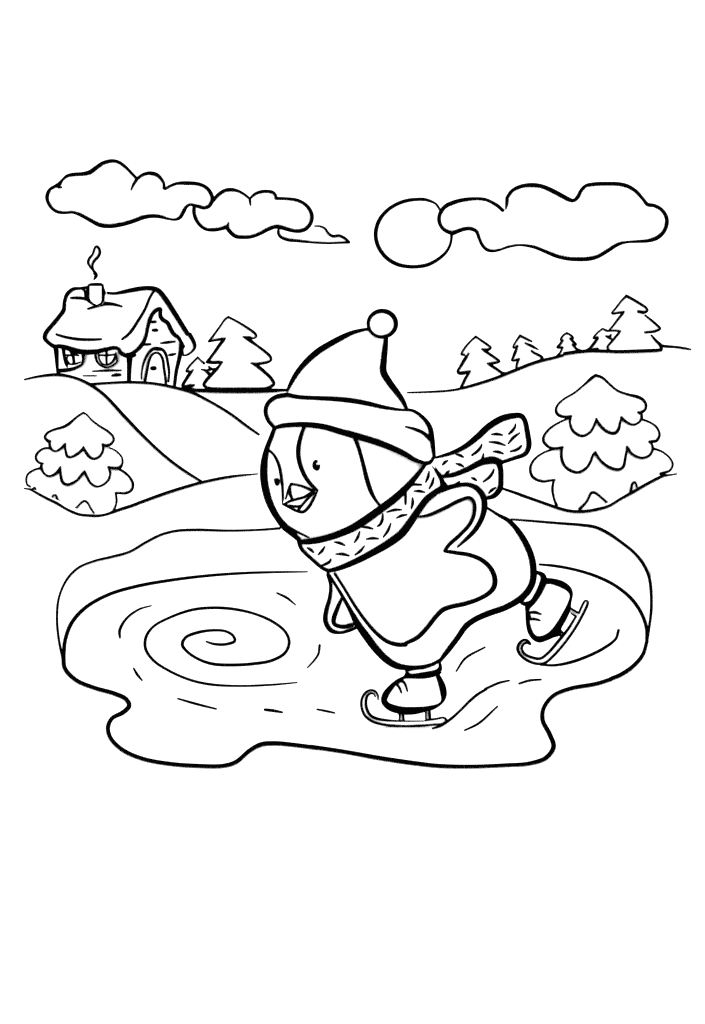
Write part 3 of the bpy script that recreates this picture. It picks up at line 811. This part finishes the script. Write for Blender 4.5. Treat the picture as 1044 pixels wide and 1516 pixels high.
# ------------------------------------------------------------------ penguin on ice skates
def penguin():
    foot = at_height(600, 1075, ICE_Z)
    Y0 = foot[1] - .055
    Y1 = at_height(790, 985.5, ICE_Z)[1] - .22
    root = tag(empty('penguin', foot), 'chubby penguin gliding on ice skates in a bobble hat and flecked scarf', 'penguin')
    org = root.location
    m = Y0 / FOCAL
    def part(name, outline, H, strokes, fill, parent=root, Y=Y0, extra=0.0, **kw):
        mb = MB(fill)
        s = Pillow(outline, Y, H, **kw)
        s.mesh(mb)
        ink(mb, s, *strokes, extra=extra)
        return mb, s, (lambda: mb.build(name, parent, org))
    # --- body
    head_l = P(P2, '160,290,26 135,360,30 105,440,34 85,540,48 80,640,52 90,730,52 115,830,50 155,920,46 195,985,44 240,1040,50 300,1095,40 350,1140,30')
    back_r = P(P5, '530,95,10 600,140,16 670,180,24 740,260,32 800,370,36 825,470,38 820,570,34 785,640,36 730,690,36 640,740,34 540,775,34 450,815,32 390,860,32 340,930,30 280,1010,28 225,1080,18')
    belly_b = P(P6, '835,640,16 780,670,18 720,685,20 650,690,24 560,680,36 490,640,40 420,570,42 360,490,44 300,405,36 250,310,22 190,205,16 110,80,12')
    belly_in = P(P5, '265,375,18 330,385,20 420,400,22 500,435,24 555,490,26 578,550,28 572,605,28 540,645,24 470,685,22 380,715,24 300,732,24 245,752,26 200,795,24 140,870,24 80,930,24 0,970,18')
    belly_in2 = P(P6, '612,542,22 560,542,22 490,520,20 420,465,18 350,385,16 280,285,14 210,170,12 155,85,12')
    body_pg = poly(head_l, [(450, 806), (470, 830)], ('r', belly_b), ('r', back_r), [(712, 735), (680, 720), (655, 715), (640, 685), (625, 640), (590, 605), (530, 588), (470, 585), (425, 595)])
    mb, body, done = part('body', body_pg, 88, [], PLUSH, back=80, power=.55)
    ink(mb, body, head_l, back_r, belly_b, belly_in, belly_in2,
        P(P2, '395,265,18 365,350,26 348,440,30 352,520,30 375,600,28 410,670,26 455,725,22 488,755,16'),
        P(P2, '782,345,24 820,450,24 850,560,26 880,680,30 910,770,28 945,835,18 982,882,12'),
        P(P2, '120,450,12 160,490,14 195,560,18 213,640,18 225,740,14 228,860,10'),
        P(P2, '275,1050,18 330,1080,14 425,1125,6'), P(P2, '262,1062,20 310,1110,14 352,1150,14'))
    done()
    on = lambda d=.005: (lambda x, y: body.h(x, y) + d)
    # --- eyes
    def eye(outline, extra_white=None):
        mb = MB(PLUSH); mb.mats[0] = INK
        c = outline.mean(0); outline = c + (outline - c) * 1.13
        s = Pillow(outline, Y0, 3, back=1, base=on(.004), lip=.3); s.mesh(mb)
        return mb.build('eye', root, org)
    eye(poly(P(P2, '484,528,1 498,535,1 497,548,1 486,556,1 490,564,1 512,562,1 515,580,1 503,604,1 485,606,1 464,590,1 459,565,1 466,540,1 484,528,1')))
    eye(poly(P(P2, '160,676,1 178,669,1 198,676,1 205,695,1 196,718,1 182,726,1 168,712,1 160,676,1')))
    # --- beak, open
    bk_top = P(P2, '292,712,12 375,728,12 460,760,14 490,755,10'); bk_low = P(P2, '498,760,8 470,820,14 430,890,18 385,930,16 330,920,14 280,895,12 228,868,10')
    mb, bk, done = part('beak', poly(P(P2, '228,862,1 292,712,1'), bk_top, bk_low), 16, [bk_top, bk_low,
        P(P2, '292,712,14 270,760,12 250,828,5'), P(P2, '280,735,16 284,790,18 300,830,14'), P(P2, '240,868,8 285,845,16 330,832,16 390,815,16 440,785,16 472,765,10'),
        P(P2, '472,780,6 420,830,14 375,880,14 352,908,16'), P(P2, '275,880,9 340,888,14 372,880,9'), P(P2, '245,866,8 262,880,6')], PLUSH, base=on(.004), back=4, extra=.001)
    done()
    # --- wings
    wg_out = P(P3, '500,540,26 560,522,20 640,512,16 690,530,22 725,570,26 738,620,28 725,690,24 690,755,22 640,810,16 588,857,5')
    wg_in = P(P3, '378,690,8 430,680,14 520,640,16 600,600,16 655,585,14 678,610,16 680,670,16 655,730,16 600,790,16 540,845,16 518,878,16')
    mb, wg, done = part('wing', poly(wg_out, ('r', wg_in)), 8, [wg_out, wg_in], PLUSH, base=on(.005), back=10, extra=.001)
    done()
    fw_out = P(P6, '112,90,20 128,160,16 122,240,20 100,320,24 95,390,26 130,450,24 190,465,14 250,450,16 292,432,16')
    fw_pg = poly(fw_out, raw(P6, '340,420 250,250 160,110'))
    mb, fw, done = part('wing', fw_pg, 12, [fw_out, P(P6, '202,240,12 175,300,22 148,380,26 152,408,22 205,428,20 250,422,18 288,405,10'), P(P6, '160,412,8 210,424,16 262,408,8')], PLUSH,
                        base=lambda x, y: -.035, back=14)
    done()
    # --- scarf
    sc_top = P(P4, '50,488,18 100,488,30 180,475,34 280,445,36 370,405,40 450,355,42 540,290,40 620,230,40 690,165,34 750,95,24 800,30,14')
    sc_l = P(P4, '50,485,22 65,530,18 130,595,16 190,645,16 225,662,18')
    sc_bot = P(P4, '225,662,18 290,645,24 380,608,30 480,558,34 580,500,40 660,440,42 710,375,40 760,300,36 810,235,34 860,195,30 905,168,32')
    sc_r = P(P4, '845,40,8 875,80,18 895,120,20 905,160,26')
    def dashes(view, txt, w):
        out = []
        for d in txt.split(';'):
            x1, y1, x2, y2 = [float(q) for q in d.split(',')]
            mx, my = (x1 + x2) / 2 + (y2 - y1) * .06, (y1 + y2) / 2 - (x2 - x1) * .06
            out.append(P(view, f'{x1},{y1},{w*.35} {mx},{my},{w} {x2},{y2},{w*.4}'))
        return out
    # tails first: the band lies over them
    t2_r = P(P3, '800,375,24 822,410,26 828,480,24 822,535,26 790,575,22 745,590,14')
    t2_pg = poly(raw(P3, '470,450 640,410 720,380'), t2_r, raw(P3, '720,560 690,530 640,515 540,535 490,540'))
    k_body = lambda d: (lambda x, y: body.h(x, y) + d)
    band_pg = poly(sc_top, [(634, 684)], sc_r, ('r', sc_bot), ('r', sc_l))
    mb, band, done = part('scarf', band_pg, 11, [sc_top, sc_l, sc_bot, sc_r, P(P4, '683,190,10 683,230,12 683,265,8'), P(P4, '690,165,20 715,150,14 776,150,8')] +
        dashes(P4, '100,525,136,552;202,518,165,565;260,490,320,510;270,562,346,572;410,428,379,493;425,402,488,412;595,380,551,461;450,473,522,471;438,514,383,567;572,312,658,298;630,347,690,328;725,228,718,291;735,188,796,195;822,72,803,134;850,108,824,173', 13)
        + [P(P4, '190,628,8 215,618,14 234,605,12 238,592,5'), P(P4, '547,325,6 545,355,13 532,385,12 516,397,6')], KNIT, base=on(.009), back=10, extra=.001)
    scarf = done()
    ta_top = P(P3, '470,362,8 560,335,18 630,300,24 700,245,30 760,190,32 830,148,32 890,132,28 938,132,24 958,155,22 975,230,24 982,300,24 962,343,20 900,368,16 835,390,14')
    ta_bot = P(P3, '500,468,14 560,460,20 640,430,24 720,390,30 780,378,36 830,390,24')
    ta_pg = poly(ta_top, ('r', ta_bot), raw(P3, '480,440 440,400'))
    mb, tb, done = part('scarf_tail', t2_pg, 10, [t2_r, P(P3, '505,490,8 522,515,14 540,530,8'), P(P3, '530,530,12 575,515,14 598,496,5'), ] + dashes(P3, '665,475,692,490;760,560,797,530', 13)
        + [P(P3, '730,497,6 765,470,13 782,445,11 788,428,5')], KNIT, parent=scarf, base=on(.001), back=10)
    done()
    mb, ta, done = part('scarf_tail', ta_pg, 12, [ta_top, ta_bot, P(P3, '722,385,16 728,360,10 731,342,4')] +
        dashes(P3, '505,403,532,380;520,460,541,437;580,397,620,413;580,345,620,361;775,235,836,239;762,277,850,296;785,330,839,342;868,286,930,228', 13)
        + [P(P3, '668,350,8 695,330,13 714,308,11 721,290,4'), P(P3, '872,232,8 890,215,13 904,195,10 908,178,4'), P(P3, '880,330,6 910,322,12 932,308,11 941,297,5')], KNIT, parent=scarf, base=on(.012), back=10)
    done()
    # --- hat
    cap_l = P(P1, '180,515,10 215,445,22 255,385,26 310,325,30 370,275,32 430,238,30 500,200,28 570,168,20 645,150,13 664,148,12')
    cap_r = P(P1, '768,205,20 762,260,28 755,330,32 752,400,36 785,460,34 830,520,30 865,570,24 890,620,14')
    cap_pg = poly(cap_l, [(560, 480)], cap_r, [(606, 640), (520, 632), (440, 622), (425, 604)])
    mb, cap, done = part('hat', cap_pg, 52, [cap_l, cap_r], KNIT, back=70, power=.55)
    hat = done()
    br_top = P(P1, '180,537,22 240,550,20 330,556,20 450,562,24 560,572,26 660,590,24 760,612,18 860,627,10 890,628,10')
    br_l = P(P1, '105,735,16 68,690,18 52,635,20 65,590,20 110,552,22 180,537,22')
    br_r = P(P3, '300,97,11 345,105,12 395,140,16 435,195,22 447,260,24 455,320,18 460,362,12')
    br_r2 = P(P3, '455,365,12 435,390,16 410,396,18')
    br_bot = P(P1, '105,735,16 150,722,22 220,715,24 300,715,28 400,728,30 500,757,32 600,785,34 700,815,34 800,852,32 880,890,28 940,925,22 995,943,16')
    br_pg = poly(br_l, br_top, br_r, br_r2, ('r', br_bot))
    mb, brim, done = part('brim', br_pg, 20, [br_l, br_top, br_r, br_r2, br_bot, P(P3, '302,192,5 350,205,12 400,228,16 437,262,18')], KNIT, parent=hat,
        base=lambda x, y: max(body.h(x, y), cap.h(x, y)) + .011, back=16, extra=.001)
    done()
    pp = P(P1, ' '.join(f'{743 + 83 * math.sin(q):.1f},{118 - 78 * math.cos(q):.1f},{18 + 4.5 * math.cos(q - .9):.1f}' for q in np.linspace(0, 2 * math.pi, 25)))
    mb, pom, done = part('pompom', poly(pp), 20, [pp], KNIT, parent=hat, base=lambda x, y: cap.h(x, y) + .008, back=18)
    done()
    # --- skates
    def skate(view, Y, base0, boot_out, boot_in, cuff_out, cuff_in, laces, blade_out, blade_in, struts, strut_ink, leg=None):
        bs = lambda d: (lambda x, y: base0 + d)
        boot_pg = poly(P(view, boot_out))
        mbb = MB(LEATHER)
        s = Pillow(boot_pg, Y, 16, base=bs(0), back=30, lip=1.0); s.mesh(mbb)
        patch(mbb, s, boot_pg, .004, .003, mat=1, spacing=4)
        patch(mbb, s, poly(P(view, boot_in)), .009, .004, mat=0, spacing=4)
        ink(mbb, s, P(view, boot_in), P(view, boot_out), extra=.007, dw=1.0)
        ink(mbb, s, *[P(view, t) for t in laces], extra=.009)
        boot = mbb.build('ice_skate', root, org)
        mbc = MB(LEATHER)
        cpg = poly(P(view, cuff_out))
        cs = Pillow(cpg, Y, 6, base=bs(.004), back=24, lip=.5); cs.mesh(mbc)
        patch(mbc, cs, cpg, .003, .002, mat=1, spacing=4)
        patch(mbc, cs, poly(P(view, cuff_in)), .007, .003, mat=0, spacing=3)
        ink(mbc, cs, P(view, cuff_in), extra=.005, dw=1.0)
        if leg is not None:
            (x0, y0), (x1, y1) = leg
            a, b = at_depth(x0, y0, Y0 + .03), at_depth(x1, y1, Y + .055)
            t = b - a; t /= np.linalg.norm(t)
            u = np.cross(t, [0, 0, 1.0]); u /= np.linalg.norm(u); w = np.cross(u, t)
            vs = [p + r * (math.cos(q) * u + math.sin(q) * w) for p, r in ((a, .05), (b, .024)) for q in np.linspace(0, 2 * math.pi, 12, endpoint=False)]
            mbc.add(vs, [(i, (i + 1) % 12, 12 + (i + 1) % 12, 12 + i) for i in range(12)])
            for q in np.linspace(0, 2 * math.pi, 4, endpoint=False):      # inked seams along the leg
                e = math.cos(q) * u + math.sin(q) * w
                vs = [p + e * r + .005 * (math.cos(k) * e + math.sin(k) * np.cross(t, e)) for p, r in ((a, .05), (b - t * .07, .03)) for k in np.linspace(0, 2 * math.pi, 6, endpoint=False)]
                mbc.add(vs, [(i, (i + 1) % 6, 6 + (i + 1) % 6, 6 + i) for i in range(6)], 1)
        mbc.build('cuff', boot, org)
        mbl = MB(STEEL)
        bo, bi = P(view, blade_out), P(view, blade_in)
        bl = Pillow(poly(bo, ('r', bi)), Y, 2, base=bs(-.004), back=3, lip=.3); bl.mesh(mbl, spacing=2.0)
        ink(mbl, bl, bo, bi, dw=1.5)
        for st in struts:
            q = Pillow(poly(raw(view, st)), Y, 1.5, base=bs(-.006), back=3, lip=.3); q.mesh(mbl, spacing=2.0)
        ink(mbl, bl, *[P(view, t) for t in strut_ink], extra=.004, dw=.9)
        mbl.build('blade', boot, org)
    skate(P8, Y0, -.045,
        '400,165,1 350,190,1 290,240,1 245,295,1 232,345,1 245,385,1 290,425,1 340,445,1 400,452,1 430,452,1 500,445,1 560,432,1 620,425,1 670,400,1 715,360,1 737,310,1 730,240,1 705,185,1 683,150,1|683,150,1 700,130,1|690,130,1 550,140,1 420,150,1 400,165,1',
        '405,183,1|405,183,1 430,178,1 540,180,1 600,174,1 655,160,1|655,160,1 668,200,1 690,290,1 697,350,1 680,372,1 600,395,1 500,402,1 400,400,1 330,385,1 290,368,1 277,350,1 290,310,1 345,228,1|345,228,1 405,183,1',
        '408,112,1 418,130,1 410,155,1 420,170,1 550,165,1 670,150,1 690,135,1 705,108,1 690,50,1 660,55,1 560,90,1 408,112,1',
        '438,125,1 470,116,1 510,110,1 570,102,1 640,75,1 672,60,1 680,78,1 668,105,1 640,118,1 560,133,1 480,145,1 452,142,1 438,125,1',
        ['345,218,14 372,250,14 388,290,8', '385,188,16 415,220,14 435,278,7', '345,225,10 375,205,10 395,190,12'],
        '208,345,6 207,310,10 185,278,12 150,270,12 110,290,14 82,340,14 80,400,14 105,465,16 160,510,16 240,535,14 330,546,14 430,550,14 530,545,12 640,538,10 700,532,10 728,518,14 735,498,12 715,482,10 660,491,10 610,498,10 570,505,4',
        '185,320,6 175,300,8 150,295,12 125,315,16 115,360,16 120,410,18 150,465,18 200,490,18 270,502,14 360,508,8 450,509,5 560,508,3',
        ['372,440 408,440 405,512 372,512', '577,420 612,420 610,510 578,510'],
        ['376,445,12 375,470,11 372,500,11', '402,445,14 403,470,16 406,502,16', '576,425,11 577,470,11 578,502,10', '606,425,16 607,460,20 611,495,15', '370,452,16 480,448,20 570,430,18'])
    skate(P7, Y1, 0.0,
        '305,112,1 355,118,1 410,135,1 455,170,1 470,210,1 460,270,1 455,315,1 425,385,1 395,440,1 392,478,1 345,495,1 300,515,1 255,527,1 215,510,1 185,470,1 170,410,1 166,330,1 165,290,1 200,240,1 260,160,1 285,110,1 305,112,1',
        '300,150,1 330,150,1 400,175,1 440,200,1 453,225,1 435,285,1 400,350,1 370,400,1 320,460,1 275,485,1 240,487,1 215,465,1 200,430,1 190,385,1 185,350,1 190,315,1 230,270,1 270,210,1 300,150,1',
        '225,60,1 262,68,1 290,82,1 304,112,1 295,150,1 250,230,1 205,290,1 165,295,1 130,275,1 180,200,1 225,60,1',
        '240,83,1 264,105,1 255,150,1 225,215,1 195,258,1 152,266,1 200,205,1 228,150,1 240,83,1',
        ['188,335,10 225,333,16 265,345,7', '188,350,10 195,362,8', '190,378,10 225,377,12 258,385,7'],
        '198,535,8 180,515,12 155,510,12 125,535,16 115,570,16 135,610,14 180,645,14 240,665,12 290,660,12 350,610,12 420,530,12 490,430,12 540,340,12 565,285,12 568,262,8 550,258,8 535,280,10 510,335,10',
        '197,540,8 175,530,10 155,537,12 142,565,12 160,600,14 205,622,14 260,630,14 310,595,14 380,515,16 440,440,14 490,360,10',
        ['450,305 515,335 500,362 440,330', '370,460 392,440 420,470 400,495'],
        ['452,302,9 485,325,14 512,338,10', '460,340,7 478,352,10 492,358,8', '365,470,8 385,482,8 402,490,8', '385,445,14 412,468,10'],
        leg=((735, 845), (772, 872)))
penguin()
